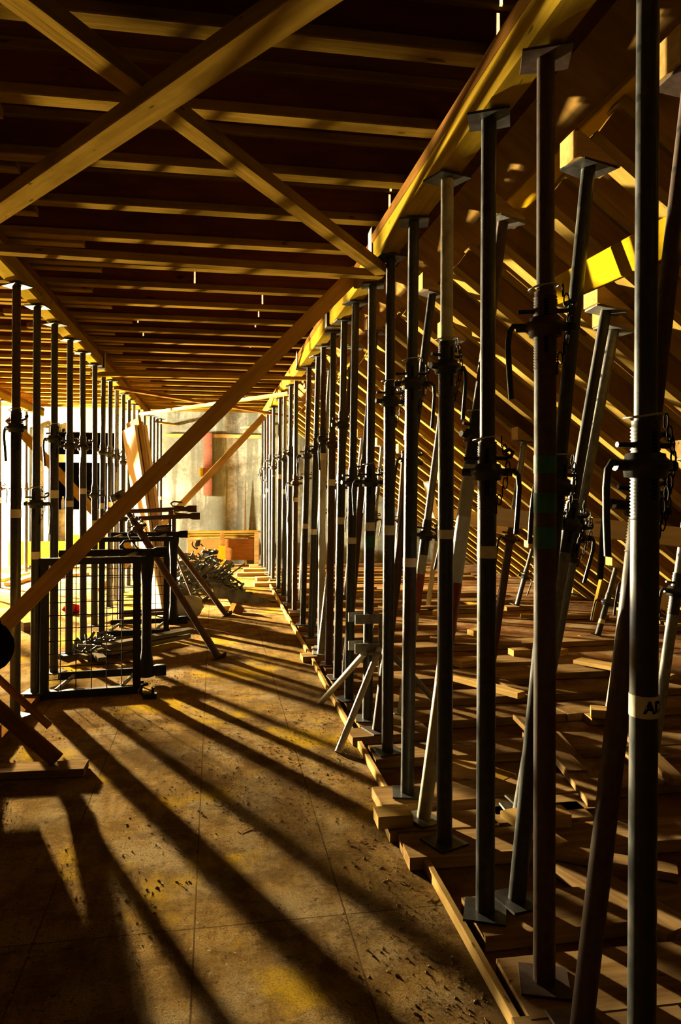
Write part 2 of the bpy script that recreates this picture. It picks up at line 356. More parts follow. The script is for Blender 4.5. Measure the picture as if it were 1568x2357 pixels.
# ------------------------------------------------------------------ steel props
def chain_mb(p, n, sway=.02):
    mb = MB(); p = V(p)
    for k in range(n):
        c = p + V((sway * math.sin(k * .5), 0, -k * .027)); pts = []
        for q in range(10):
            t = 2 * math.pi * q / 10; a, b = .007 * math.cos(t), .018 * math.sin(t)
            pts.append(c + (V((a, 0, b)) if k % 2 else V((0, a, b))))
        mb.path(pts, .0022, 5, True)
    return mb
def prop(base, top, label, group, collar=1.45, mats=('dark', 'dark_h'), bands=(), spin=0.0, near=False, handle=1, feet=True, head=True, scale=1.0, thread=.22, pin=True, hside=1):
    base, top = V(base), V(top); H = (top - base).length
    r = empty('steel_prop', axis_frame(base, top - base, spin), label, 'steel prop', group)
    n = 24 if near else 14; ro, ri = .0305 * scale, .0245 * scale
    collar = min(collar, H * .86); t0, t1 = collar - thread * .55, collar + thread * .45
    if feet: obj('base_plate', MB().box((0, 0, .004), (.135, .135, .008)), mats[0] if mats[0] != 'cream' else 'silver', r)
    obj('outer_tube', MB().tube((0, 0, .008), (0, 0, t0), ro, n=n), mats[0], r)
    prof = [(ro, t0)]; pit = .008 if near else .016; z = t0 + pit * .5
    while z < t1 - pit:
        prof += [(ro + .0022, z), (ro - .0012, z + pit * .5)]; z += pit
    prof += [(ro, t1)]
    obj('threaded_sleeve', MB().lathe(prof, n), 'dark' if mats[0] != 'rusty' else 'rusty', r)
    obj('inner_tube', MB().tube((0, 0, t1 - .03), (0, 0, H - .008), ri, n=n), mats[1], r)
    if head:
        hp = MB().prism([(-.067, -.05), (.067, -.067), (.067, .06), (.03, .067), (-.067, .067)], H - .008, H, 'Z'); obj('head_plate', hp, mats[0] if mats[0] != 'cream' else 'silver', r)
    cr = ro + .002
    col = obj('collar_nut', MB().lathe([(cr, collar - .028), (cr + .012, collar - .026), (cr + .014, collar - .012), (cr + .024, collar - .006), (cr + .024, collar + .01), (cr + .012, collar + .014), (cr + .01, collar + .026), (cr, collar + .028)], n), 'dark' if mats[0] != 'rusty' else 'rusty', r)
    obj('lug', MB().tube((cr + .015, 0, collar), (cr + .048, 0, collar), .013, n=10), 'dark', r); obj('lug', MB().tube((-cr - .015, 0, collar), (-cr - .048, 0, collar), .013, n=10), 'dark', r)
    if handle:
        h = hside
        pts = [(h * (cr + .03), 0, collar + .004), (h * (cr + .055), 0, collar + .006), (h * (cr + .066), 0, collar - .01), (h * (cr + .07), 0, collar - .05), (h * (cr + .066), .004, collar - .12), (h * (cr + .06), .006, collar - .20)]
        obj('handle', MB().path(pts, .0085, 8), 'dark', r)
    if pin:
        zp = collar + .045
        obj('locking_pin', MB().path([(-.075, 0, zp), (.06, 0, zp), (.075, 0, zp + .006), (.082, .012, zp + .02), (.07, .022, zp + .03), (.052, .022, zp + .022)], .0065, 8), 'dark' if near else 'rusty', r)
    if near:
        obj('wire_ring', MB().path([(.042 * math.cos(t * .5236) - .004, .042 * math.sin(t * .5236), t1 + .012 + .006 * math.cos(t * .52)) for t in range(12)], .0028, 6, True), 'chrome', r)
        obj('chain', chain_mb((.046, -.012, t1), 9), 'wire', r)
        obj('slot', MB().box((0, -ro + .001, collar), (.012, .004, thread * .7)), 'ink', r)
    for z0, z1, m in bands:
        if z0 > t0: rr = ri
        else: rr = ro
        obj('tape_band', MB().tube((0, 0, z0), (0, 0, min(z1, max(t0, z0 + .01))), rr + .0012, n=n), m, r)
    return r
GR = 'vertical props in the row right of the walkway'
# base px, top px, collar height, materials, bands, handle side
def xat(px, Y, z):                       # X on the plane of given Y seen in that column
    d = ray(px, CY - (z - CAM.z) * F / Y); return d.x * (Y / d.y)
RR = [ # base x, base y, top x, collar, mats, bands, hside
 (1476, 2560, 1496, 1.44, ('dark', 'dark_h'), [(.884, .932, 'tape')], -1),
 (1253, 2262, 1257, 1.84, ('rusty', 'rusty_h'), [(1.32, 1.375, 'green'), (1.43, 1.48, 'green'), (1.22, 1.28, 'green')], -1),
 (1117, 2100, 1126, 1.44, ('dark', 'dark_h'), [(1.16, 1.20, 'tape')], 1),
 (1023, 1940, 1030, 1.86, ('dark', 'cream'), [(1.19, 1.225, 'tape')], 1),
 (938, 1826, 953, 1.86, ('dark', 'dark_h'), [(1.03, 1.07, 'tape')], 1),
 (892, 1730, 900, 1.84, ('dark', 'dark'), [(1.14, 1.19, 'tape')], 1),
 (846, 1656, 858, 1.42, ('dark', 'dark_h'), [(1.13, 1.18, 'tape'), (1.03, 1.10, 'green')], -1),
 (803, 1609, 819, 1.42, ('dark', 'dark'), [(1.02, 1.06, 'tape')], 1),
 (777, 1561, 793, 1.84, ('dark', 'dark_h'), [(1.12, 1.17, 'tape')], 1),
 (757, 1530, 768, 1.72, ('rusty', 'dark'), [(1.40, 1.45, 'tape')], -1),
 (739, 1492, 745, 1.80, ('cream', 'rusty'), [(1.62, 1.68, 'tape')], 1),
 (716, 1466, 733, 1.72, ('dark', 'dark_h'), [(.95, 1.0, 'tape')], -1),
 (697, 1438, 712, 1.70, ('dark', 'rusty'), [(.97, 1.02, 'tape')], -1),
 (678, 1405, 682, 1.43, ('rusty', 'dark_h'), [(1.22, 1.27, 'tape')], -1),
 (665, 1388, 670, 1.78, ('dark', 'dark'), [(1.40, 1.45, 'tape')], 1),
 (653, 1370, 656, 1.74, ('dark', 'silver_h'), [(1.3, 1.36, 'tape')], 1),
 (641, 1354, 645, 1.78, ('dark', 'dark_h'), [(1.5, 1.56, 'tape')], 1),
 (628, 1332, 630, 1.68, ('dark', 'dark'), [(1.55, 1.6, 'tape')], -1),
 (622, 1322, 623, 1.8, ('dark', 'silver_h'), [], 1),
 (616, 1313, 616, 1.5, ('dark', 'rusty'), [(1.3, 1.36, 'white')], 1),
 (610, 1306, 610, 1.7, ('dark', 'dark'), [(1.2, 1.26, 'tape')], -1),
 (604, 1301, 604, 1.6, ('dark', 'dark'), [], 1)]
RP = []
colw = {'dark': 'black', 'rusty': 'rusty', 'cream': 'cream', 'silver': 'grey'}
extra = {0: 'with a lettered beige tape band', 1: 'with three green bands'}
for i, (bx, by, tx, cz, ms, bands, hs) in enumerate(RR):
    b = onz(bx, by, ZB); Y = b.y; t = V((xat(tx, Y, ZT), Y, ZT)); t.x = max(.84, min(.95, t.x))
    RP.append(b)
    lab = f"{colw[ms[0]]} steel prop{' ' + extra[i] if i in extra else ''}, {nth(i)} in the right row"
    pr = prop(b, t, lab, GR, cz, ms, bands, spin=math.radians(random.uniform(-25, 25)) if i else math.radians(8), near=i < 7, hside=hs, pin=True)
    if i == 0:
        p0 = pr
# lettering on the tape of the nearest prop
cu = bpy.data.curves.new('lettering', 'FONT'); cu.body = 'AD'; cu.size = .036; cu.offset = .0016; cu.resolution_u = 2
tmp = bpy.data.objects.new('tmp', cu); C.objects.link(tmp); bpy.context.view_layer.update()
me = bpy.data.meshes.new_from_object(tmp.evaluated_get(bpy.context.evaluated_depsgraph_get())); bpy.data.objects.remove(tmp)
for v in me.vertices:
    a = math.radians(-128) + v.co.x / .0325; z = v.co.y + .897
    v.co = V((.0325 * math.cos(a), .0325 * math.sin(a), z))
me.materials.clear(); me.materials.append(MT['ink']); o = obj('lettering', me, None, p0); o['label'] = 'black letters AD on the tape'
# left row
GL = 'vertical props in the row left of the walkway'
LX = [38, 86, 126, 162, 191, 219, 239, 255, 270, 285, 298, 309, 320, 333, (346, 13.0), (354, 13.2), (362, 13.4), (370, 13.6)]
LM = [('dark', 'rusty_h', 1.74, [(1.2, 1.25, 'tape')]), ('dark', 'dark_h', 1.27, [(.9, .95, 'tape')]), ('dark', 'dark', 1.74, [(1.3, 1.36, 'tape')]), ('dark', 'dark', 1.72, [(1.22, 1.27, 'tape')]), ('dark', 'dark', 1.74, [(1.32, 1.37, 'tape')]), ('dark', 'dark', 1.3, [(1.0, 1.05, 'tape')])]
LP = []
for i, px in enumerate(LX):
    lx = -1.18
    if isinstance(px, tuple): Y = px[1]; lx = xat(px[0], Y, ZT)
    else: Y = onX(px, CY - 1.21 * F / 5, -1.18).y
    m = LM[i] if i < len(LM) else ('dark' if i % 4 else 'silver', random.choice(['dark_h', 'dark', 'silver_h']), random.choice([1.3, 1.7, 1.75]), [(1.15, 1.21, 'tape')] + ([(1.03, 1.13, 'green')] if i == 8 else []))
    bx = lx + random.uniform(-.012, .012); LP.append(V((bx, Y, ZB)))
    prop((bx, Y, ZB), (lx, Y, ZT), f'{colw[m[0]]} steel prop, {nth(i)} from the camera in the left row', GL, m[2], (m[0], m[1]), m[3], spin=math.radians(random.uniform(-40, 40)), near=i < 3, hside=-1 if i % 2 == 0 else 1)
for i, Y in enumerate((9.4, 10.3, 11.1, 11.9, 12.6, 13.2)):
    prop((-3.0, Y, 0), (-3.0, Y, ZT), f'steel prop in the glare of the far left bay, {nth(i)} from the camera', 'props in the far left bay', random.choice([1.4, 1.7]), random.choice([('silver', 'dark_h'), ('dark', 'dark'), ('rusty', 'silver_h')]), [(1.2, 1.28, 'white')] + ([(1.1, 1.2, 'green')] if i == 0 else []))

# ------------------------------------------------------------------ sloped soffit: joists, girders, leaning props
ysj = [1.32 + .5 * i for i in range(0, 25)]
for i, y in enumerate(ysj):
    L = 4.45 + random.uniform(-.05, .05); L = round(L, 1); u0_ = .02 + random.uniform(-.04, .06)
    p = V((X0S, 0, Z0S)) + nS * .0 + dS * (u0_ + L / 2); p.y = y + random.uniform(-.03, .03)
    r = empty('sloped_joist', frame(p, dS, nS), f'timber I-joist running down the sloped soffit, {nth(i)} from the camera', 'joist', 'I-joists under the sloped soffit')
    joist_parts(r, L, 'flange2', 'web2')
rn = ['topmost', 'second highest', 'third highest', 'middle', 'third lowest', 'second lowest', 'lowest']
for k in range(7):
    cuts = [[.6, 3.55, 6.8, 10.2, 13.6], [.9, 2.9, 5.1, 8.9, 13.6], [1.1, 4.5, 6.0, 9.5, 13.6], [1.6, 5.4, 8.7, 13.6], [1.3, 3.9, 7.7, 13.6], [1.6, 4.8, 9.0, 13.6], [3.0, 7.1, 10.5, 13.6]][k]
    for j in range(len(cuts) - 1):
        a, b = cuts[j], cuts[j + 1] + (.25 if j % 2 else -.12); b = min(b, 13.6)
        p = V((X0S, 0, Z0S)) + nS * .27 + dS * (.02 + .66 * k + .09 * (j % 2)); p.y = (a + b) / 2
        o = obj('soffit_girder', MB().prism(chamfer(.09, .136, .006), -(b - a) / 2, (b - a) / 2), 'gold' if (j + k) % 4 else 'yellow'); o.matrix_world = frame(p, (0, 1, 0), nS)
        tag(o, f'timber beam above the sloping joists, {rn[k]} line, {nth(j)} length from the camera', 'beam', 'level beams under the sloped soffit')
SL = [ # row, base px, top px, collar, mats, bands
 (0, 1155, 2078, 1384, 255, 1.40, ('dark', 'dark_h'), []),
 (0, 975, 1886, 1166, 520, 1.62, ('cream', 'rusty_h'), [(1.0, 1.28, 'white'), (.58, 1.0, 'red')]),
 (0, 1338, 2372, 1592, 520, 1.35, ('rusty', 'rusty_h'), []),
 (1, 1208, 1850, 1438, 740, 1.20, ('silver', 'silver_h'), []),
 (0, 868, 1683, 1005, 640, 1.55, ('rusty', 'dark'), []),
 (0, 779, 1554, 868, 745, 1.5, ('rusty', 'rusty_h'), []),
 (0, 738, 1505, 818, 800, 1.4, ('silver', 'rusty'), []),
 (0, 700, 1440, 762, 845, 1.4, ('dark', 'silver_h'), []),
 (0, 668, 1388, 715, 900, 1.5, ('cream', 'dark'), []),
 (0, 645, 1352, 684, 930, 1.4, ('silver', 'silver_h'), []),
 (1, 1128, 1556, 1212, 1022, 1.02, ('rusty', 'silver_h'), []),
 (2, 1376, 1463, 1430, 1288, .32, ('dark', 'dark_h'), [(.12, .16, 'tape')]),
 (2, 1403, 1640, 1470, 1240, .8, ('rusty', 'rusty'), []),
 (2, 1505, 1730, 1592, 1190, .85, ('silver', 'silver_h'), []),
 (1, 925, 1640, 1013, 1040, 1.1, ('cream', 'silver_h'), [(.62, .86, 'red')]),
 (1, 985, 1400, 1030, 1080, .9, ('cream', 'silver_h'), []),
 (1, 905, 1395, 930, 1060, 1.0, ('rusty', 'rusty'), []),
 (1, 845, 1380, 880, 1040, 1.0, ('silver', 'silver_h'), []),
 (1, 795, 1370, 835, 1010, 1.0, ('rusty', 'silver_h'), []),
 (1, 760, 1345, 795, 1000, 1.0, ('dark', 'dark'), []),
 (1, 730, 1330, 758, 1000, 1.0, ('silver', 'dark_h'), []),
 (2, 1190, 1394, 1235, 1245, .35, ('dark', 'dark_h'), []),
 (2, 1325, 1370, 1355, 1260, .3, ('dark', 'dark'), []),
 (2, 1040, 1318, 1062, 1195, .35, ('rusty', 'dark'), [(.15, .2, 'tape')]),
 (2, 1500, 1440, 1545, 1290, .25, ('dark', 'dark_h'), []),
 (1, 1195, 1870, 1390, 830, 1.25, ('silver', 'dark_h'), []),
]
SP = []; ci = [0, 0, 0]
SLs = sorted(SL, key=lambda q: -q[2])
gn = ['nearest the walkway', 'in the middle', 'farthest from the walkway']
for row, bx, by, tx, ty, cz, ms, bands in SLs:
    b = onz(bx, by, ZB)
    dn = min((b - p_).length for p_ in RP)
    if dn < .14: b.x += .14 - dn
    zc = (b - CAM).dot(fwd); t = atd(tx, ty, zc); t.y = b.y + random.uniform(-.01, .03)
    zl = zs(t.x) - .05
    f = (zl - b.z) / (t.z - b.z); t = b + (t - b) * f; zl = zs(t.x) - .05; t = b + (t - b) * ((zl - b.z) / (t.z - b.z))
    i = ci[row]; ci[row] += 1
    prop(b, t, f"{colw[ms[0]]} prop leaning under the soffit, {nth(i)} in the line {gn[row]}", 'props leaning under the sloped soffit', cz, ms, bands, spin=math.radians(random.uniform(-30, 30)), near=by > 1800, hside=random.choice((-1, 1)), scale=.95)
    SP.append(b)
    # timber wedge between the tilted head plate and the soffit girder
    ax = (t - b).normalized(); w = .075
    pts = [t - V((w, 0, -w * ax.x / ax.z * -1)) , t + V((w, 0, -w * ax.x / ax.z))]
    a0 = V((t.x - w, 0, t.z + w * ax.x / ax.z)); a1 = V((t.x + w, 0, t.z - w * ax.x / ax.z)); g0 = V((a0.x, 0, max(zs(a0.x) - .002, a0.z + .01))); g1 = V((a1.x, 0, max(zs(a1.x) - .002, a1.z + .006)))
    o = obj('wedge_block', MB().prism([(p.x - t.x, p.z - t.z) for p in (a0, a1, g1, g0)], -.06, .06, 'Y'), 'pale'); o.location = t
    tag(o, f'timber wedge on a leaning prop head, {nth(i)} from the camera, {gn[row]}', 'wedge', 'wedges under the sloped soffit')

# ------------------------------------------------------------------ floor timbers
for i, (a, b) in enumerate([(1.2, 3.05), (3.07, 4.0), (4.02, 5.6), (5.62, 8.1), (8.12, 11.0)]):
    board('curb_batten', (.79 + .006 * (i % 2), a, .02), (.79 + .004, b, .02), .024, .04, (0, 0, 1), 'pale', f'pale batten along the right edge of the walkway floor, {nth(i)} length from the camera', 'batten', 'battens edging the walkway')
seen = []
for i, b in enumerate(RP):
    w = random.uniform(.20, .26) if b.y < 9 else .2; L = random.choice([1.4, 2.2, 2.8, 3.2]); L = min(L, 3.7)
    x0 = .815 + random.uniform(0, .03) - (.09 if i in (4, 3) else 0)
    board('sole_plank', (x0, b.y + random.uniform(-.015, .015), ZB - .025), (x0 + L, b.y + random.uniform(-.08, .08), ZB - .025), w, .048, (0, 0, 1), 'plank', f'dusty plank lying under the {nth(i)} vertical prop of the right row', 'plank', 'planks under the right prop row')
for i, b in enumerate(SP):
    if min(abs(b.y - q.y) for q in RP) < .12 and b.x < 2.0: continue
    board('sole_block', (b.x - .16, b.y, ZB - .025), (b.x + .3, b.y + random.uniform(-.03, .03), ZB - .025), .16, .046, (0, 0, 1), 'plank', f'short plank under the {nth(i)} leaning prop counted from the camera', 'plank', 'short planks under leaning props')
rnd = random.Random(5)
loose = [((1170, 1800), (1085, 1770)), ((1390, 1850), (1260, 1690)), ((1560, 1800), (1450, 1690)), ((1320, 1650), (1130, 1560)), ((1200, 1600), (1050, 1560)), ((1545, 1560), (1330, 1520)), ((1380, 1700), (1210, 1700)), ((1330, 1780), (1200, 1650)), ((1560, 2010), (1280, 1960)), ((1568, 2150), (1300, 1990)), ((1290, 1950), (1170, 1870)), ((1200, 1480), (990, 1470)), ((1400, 1420), (1200, 1418)), ((1100, 1395), (900, 1400)), ((1560, 1440), (1430, 1400)), ((1180, 1400), (1060, 1385)), ((1050, 1440), (860, 1440)), ((1010, 1360), (800, 1362)), ((1000, 1335), (780, 1338)), ((980, 1315), (740, 1318))]
for i, (p, q) in enumerate(loose):
    z = .07 + .006 * (i % 4) if i % 3 else .03
    a, b = onz(p[0], p[1], z), onz(q[0], q[1], z)
    board('loose_batten', a, b, rnd.choice([.08, .1, .14]), rnd.choice([.03, .04]), (0, 0, 1), rnd.choice(['pale', 'plank', 'gold', 'plank']), f'loose batten on the floor under the soffit, {nth(i)} of the scattered pieces', 'batten', 'loose battens under the soffit')
for o_ in [o_ for o_ in C.objects if o_.name.startswith('loose_batten')]:
    pass
# blocks scattered
for i, (x, y) in enumerate([(1255, 1880), (905, 1880), (1395, 1640), (1062, 1770), (1075, 1525), (1095, 1455), (1195, 1500), (1010, 1410), (1285, 1500)]):
    p = onz(x, y, .075); o = obj('timber_block', MB().box((0, 0, 0), (rnd.uniform(.12, .2), .1, .05)), 'pale'); o.location = p; o.rotation_euler = (0, 0, rnd.uniform(-.5, .5))
    tag(o, f'small sawn block lying among the planks, {nth(i)} from the bottom of the picture', 'block', 'sawn blocks among the planks')

# ------------------------------------------------------------------ bracing boards
def lerp(a, b, t): return a + (b - a) * t
def brace(name, a, b, w, t, up, mat, label, e0=0.0, e1=0.0):
    a, b = V(a), V(b); board(name, lerp(a, b, -e0), lerp(a, b, 1 + e1), w, t, up, mat, label, 'brace')
Z1 = 2.60
brace('ceiling_brace', onz(0, 478, 2.555), onz(690, 2, 2.575), .092, .05, (0, 0, 1), 'gold', 'thick timber brace under the ceiling rising left to right, upper left foreground', .35, .75)
brace('ceiling_brace', onz(60, 0, 2.61), onz(878, 622, 2.61), .075, .05, (0, 0, 1), 'gold', 'timber brace running down to the right girder behind the thick brace', .45, .0)
brace('ceiling_brace', onz(-60, 570, Z1), onz(880, 632, Z1 + .012), .07, .04, (0, 0, 1), 'gold', 'narrow batten crossing the walkway under the joists, nearest of its kind', .1, .0)
brace('diagonal_brace', onY(-6, 1455, 4.52), onY(808, 640, 4.52), .092, .035, (0, -1, 0), 'brace', 'long timber brace rising from lower left to the right girder', .1, .02)
brace('ceiling_brace', onz(220, 862, Z1), onz(728, 872, Z1), .07, .035, (0, 0, 1), 'gold', 'thin batten crossing the walkway under the joists midway along', .02, .02)
brace('ceiling_brace', onz(268, 893, Z1), onz(662, 958, Z1), .08, .035, (0, 0, 1), 'brown', 'far brace under the ceiling sloping down to the right')
brace('ceiling_brace', onz(326, 953, Z1 - .03), onz(668, 905, Z1 - .03), .09, .035, (0, 0, 1), 'pale', 'far lit brace under the ceiling sloping up to the right')
brace('ceiling_brace', onz(348, 970, Z1 - .02), onz(598, 1002, Z1 - .02), .09, .035, (0, 0, 1), 'pale', 'white lit brace beside the far wall sloping down to the right')
brace('ceiling_brace', onz(376, 1000, Z1 - .06), onz(616, 980, Z1 - .06), .09, .035, (0, 0, 1), 'pale', 'lit brace nearest the far wall sloping up to the right')
brace('diagonal_brace', onY(376, 1206, 10.3), onY(604, 962, 10.3), .09, .03, (0, -1, 0), 'pale', 'slim orange brace rising to the right before the concrete wall', .62, .02)
brace('diagonal_brace', onY(40, 985, 9.7), onY(242, 1205, 9.7), .11, .03, (0, -1, 0), 'gold', 'orange brace sloping down to the right behind the left props', .1, .3)
# lower left foot of bracing on a short plank
a = onz(0, 1793, .012); b = onz(192, 1786, .012)
board('foot_plank', (a.x - .1, a.y + .07, .022), (b.x, b.y + .08, .022), .13, .04, (0, 0, 1), 'plank', 'short plank on the floor at the lower left under the brace foot', 'plank')
yb = b.y + .09
brace('diagonal_brace', onY(132, 1750, yb), onY(-60, 1585, yb), .075, .03, (0, -1, 0), 'brown', 'brown timber brace standing on the short plank at lower left', 0, 2.2)
brace('diagonal_brace', onY(114, 1672, 4.42), onY(-10, 1556, 4.42), .035, .03, (0, -1, 0), 'brown', 'thin batten rising to the left beside the nearest left prop', 0.0, 1.5)
board('sill_timber', (-1.21, 3.3, .023), (-1.20, 5.3, .023), .1, .045, (0, 0, 1), 'brown', 'dark sill timber on the floor under the nearest left props', 'timber')
for i in range(8):
    board('added_shadow_timber', (-1.68 + .1 * (i % 2), 3.96 + .11 * (i % 4), .06 + .2 * (i // 4) + .0), (-1.16 - .02 * (i % 3), 3.98 + .11 * (i % 4), .06 + .2 * (i // 4)), .1, .12 if i < 4 else .16, (0, 0, 1), 'brown', f'short beam added out of view to cast shade, {["bottom", "top"][i // 4]} layer, {nth(i % 4)} from the camera', 'beam', 'unseen beams added for their shadow at left')  # blockers added left of the view to cast the lower left shadow
# yellow plank and other members at the right
brace('loose_plank', atd(1288, 668, 3.0), atd(1570, 530, 2.05), .11, .028, (1, .2, .2), 'yellow', 'bright yellow plank hung between props at the upper right', 0, .2)
brace('cross_plank', atd(1150, 1190, 4.0), atd(1470, 1226, 3.7), .095, .03, (-.5, -.8, .2), 'fresh', 'level plank nailed across the leaning props at the right', .1, .4)
brace('upright_timber', onz(1372, 1430, 0), atd(1395, 1330, (onz(1372, 1430, 0) - CAM).dot(fwd)), .12, .06, (0, -1, 0), 'gold', 'upright timber standing under the low end of the soffit')
for i, (p, q, zc, w) in enumerate([((1290, 1345), (1235, 1295), 6.5, .1), ((1190, 1225), (1080, 1195), 6.4, .1), ((1560, 1395), (1480, 1350), 5.6, .14), ((1130, 1195), (1010, 1180), 7.2, .1), ((985, 1110), (1000, 1190), 7.5, .1)]):
    brace('soffit_strut', atd(p[0], p[1], zc), atd(q[0], q[1], zc + .1), w, .05, (-.9, -.3, .3), 'fresh', f'short pale timber strut under the low soffit, {nth(i)} of five')

# ------------------------------------------------------------------ mesh frames on the left
def mesh_frame(loc, rz, label, wiresn=(5, 9)):
    r = empty('mesh_frame', Matrix.Translation(loc) @ Matrix.Rotation(rz, 4, 'Z'), label, 'mesh frame', 'black mesh frames')
    W, Hh, d = .60, .93, .30
    q = .022
    fr = obj('gate_frame', MB().box((0, 0, Hh / 2 + .02), (.052, .052, Hh)), 'black', r)
    obj('gate_frame', MB().box((W, 0, Hh / 2 + .02), (.052, .052, Hh)), 'black', r)
    obj('top_rail', MB().box((W / 2, 0, Hh), (W + .12, .046, .046)), 'black', r)
    obj('bottom_rail', MB().box((W / 2, 0, .03), (W + .08, .046, .05)), 'black', r)
    mb = MB()
    for k in range(1, wiresn[0] + 1):
        x = W * k / (wiresn[0] + 1); mb.tube((x, 0, .03), (x, 0, Hh - .02), .0032, n=6)
    for k in range(1, wiresn[1] + 1):
        z = .04 + (Hh - .06) * k / (wiresn[1] + 1); mb.tube((.01, .003, z), (W - .01, .003, z), .0032, n=6)
    obj('wire_mesh', mb, 'wire', r)
    # rear half: post with flared ends, two rails with square sockets
    px = W + .07
    po = MB().lathe([(.055, .04), (.053, .1), (.036, .24), (.034, .5), (.036, .72), (.053, .88), (.056, .97)], 14)
    po.v = [(x + px, y + d, z) for x, y, z in po.v]; obj('socket_post', po, 'black', r)
    for z, n in ((.08, 'lower_rail'), (.955, 'upper_rail')):
        obj(n, MB().tube((.06, d, z), (px + .05, d, z), .026, n=12), 'black', r)
        obj('socket', MB().lathe([(.036, 0), (.05, .03), (.05, .1), (.046, .1)], 4), 'black', r, Matrix.Translation((px + .04, d, z)) @ Matrix.Rotation(math.pi / 2, 4, 'Y') @ Matrix.Rotation(math.pi / 4, 4, 'Z'))
        obj('hook', MB().path([(px - .02, d - .03, z - .07), (px - .07, d - .03, z - .08), (px - .085, d - .03, z - .045), (px - .06, d - .03, z - .015), (px, d - .03, z - .02)] if z < .5 else [(px - .03, d - .03, z + .02), (px - .15, d - .03, z + .025), (px - .19, d - .03, z + .05), (px - .16, d - .03, z + .085), (px - .02, d - .03, z + .09)], .009, 8), 'black', r)
    for x in (.07, W - .1):
        obj('link_tube', MB().tube((x, .02, .05), (x + .1, d, .08), .014, n=10), 'silver', r); obj('link_tube', MB().tube((x, .02, Hh), (x + .1, d, .955), .014, n=10), 'silver', r)
    return r
mesh_frame(V((-1.128, 5.25, 0)), .10, 'black steel mesh frame standing on the floor, nearest the camera')
mesh_frame(V((-1.06, 7.35, 0)), .06, 'black steel mesh frame standing behind the nearest one')
for i, (y, x, z) in enumerate([(7.82, -1.02, 1.10), (8.02, -1.06, 1.17)]):
    r = empty('trestle_frame', Matrix.Translation((x, y, 0)), f'rust-brown trestle frame with a square socket, {["nearer", "farther"][i]} of two', 'trestle', 'rusty trestle frames')
    obj('upper_rail', MB().tube((0, 0, z), (.78, .1, z + .03), .024, n=10), 'rusty', r)
    obj('leg', MB().tube((.08, 0, 0), (.08, .02, z), .024, n=10), 'rusty', r); obj('leg', MB().tube((.60, .08, 0), (.60, .08, z + .02), .024, n=10), 'rusty', r)
    obj('lower_rail', MB().tube((.08, 0, .12), (.60, .08, .12), .02, n=10), 'rusty', r)
    obj('socket', MB().lathe([(.034, 0), (.05, .03), (.05, .11), (.045, .11)], 4), 'rusty', r, Matrix.Translation((.76, .1, z + .03)) @ Matrix.Rotation(math.pi / 2, 4, 'Y') @ Matrix.Rotation(math.pi / 4, 4, 'Z'))
    obj('hook', MB().path([(.74, .05, z + .05), (.62, .05, z + .06), (.6, .05, z + .09), (.63, .05, z + .11), (.72, .05, z + .1)], .009, 8), 'rusty', r)
# coil of rope over trestle
mb = MB()
for k in range(5):
    mb.path([(.07 * math.cos(t * .6283) + .01 * k, .05 * math.sin(t * .6283), .01 * math.sin(t + k) - .018 * k) for t in range(10)], .011, 7, True)
o = obj('rope_coil', mb, 'weathered'); o.location = atd(372, 1215, 7.9); tag(o, 'grey rope wound on the top of the trestle frames', 'rope'); o['kind'] = 'stuff'
# slanted props lying against the frames
b = onz(505, 1516, .0); t = atd(270, 1140, (b - CAM).dot(fwd) + .55)
prop(b, t, 'dark steel prop slanting across the mesh frames with its plate on the floor', 'props slanting over the mesh frames', 1.4, ('rusty', 'dark_h'), [], near=True, handle=1, pin=True, hside=-1)
b = onz(523, 1418, 0); t = atd(352, 1188, (b - CAM).dot(fwd) + .4)
prop(b, t, 'rusty steel prop slanting behind the dark one, foot by the scrap heap', 'props slanting over the mesh frames', 1.1, ('rusty', 'rusty'), [], near=False, handle=0, pin=False)
b = onz(450, 1392, .01); t = atd(393, 1250, (b - CAM).dot(fwd) + .2)
o = obj('steel_rod', MB().tube(b, t, .012), 'rusty'); tag(o, 'thin rusty rod leaning between the two slanting props', 'rod')
# bright boards leaning on the left row
zc = (onz(380, 1420, 0) - CAM).dot(fwd)
nb = V((-.92, -.39, 0))
for i in range(4):
    off = nb * (-.034 * i) + V((.39, -.92, 0)) * (.02 * (i % 2)) + V((0, 0, .04 * ((i * 2) % 3)))
    a = atd(362, 1400, zc) + off; t = atd(298, 985, zc) + off; a.z = .02
    board('leaning_board', a, t, .46, .03, nb, 'fresh' if i != 1 else 'pale', f'long pale board leaning on the left prop row, {["outermost on the bright side", "second from the bright side", "third from the bright side", "last on the shaded side"][i]}', 'board', 'long boards leaning on the left row')
brace('leaning_board', onz(392, 1340, 0), atd(322, 1130, 9.6), .09, .03, (0, -1, 0), 'gold', 'narrow orange board leaning behind the long pale boards')
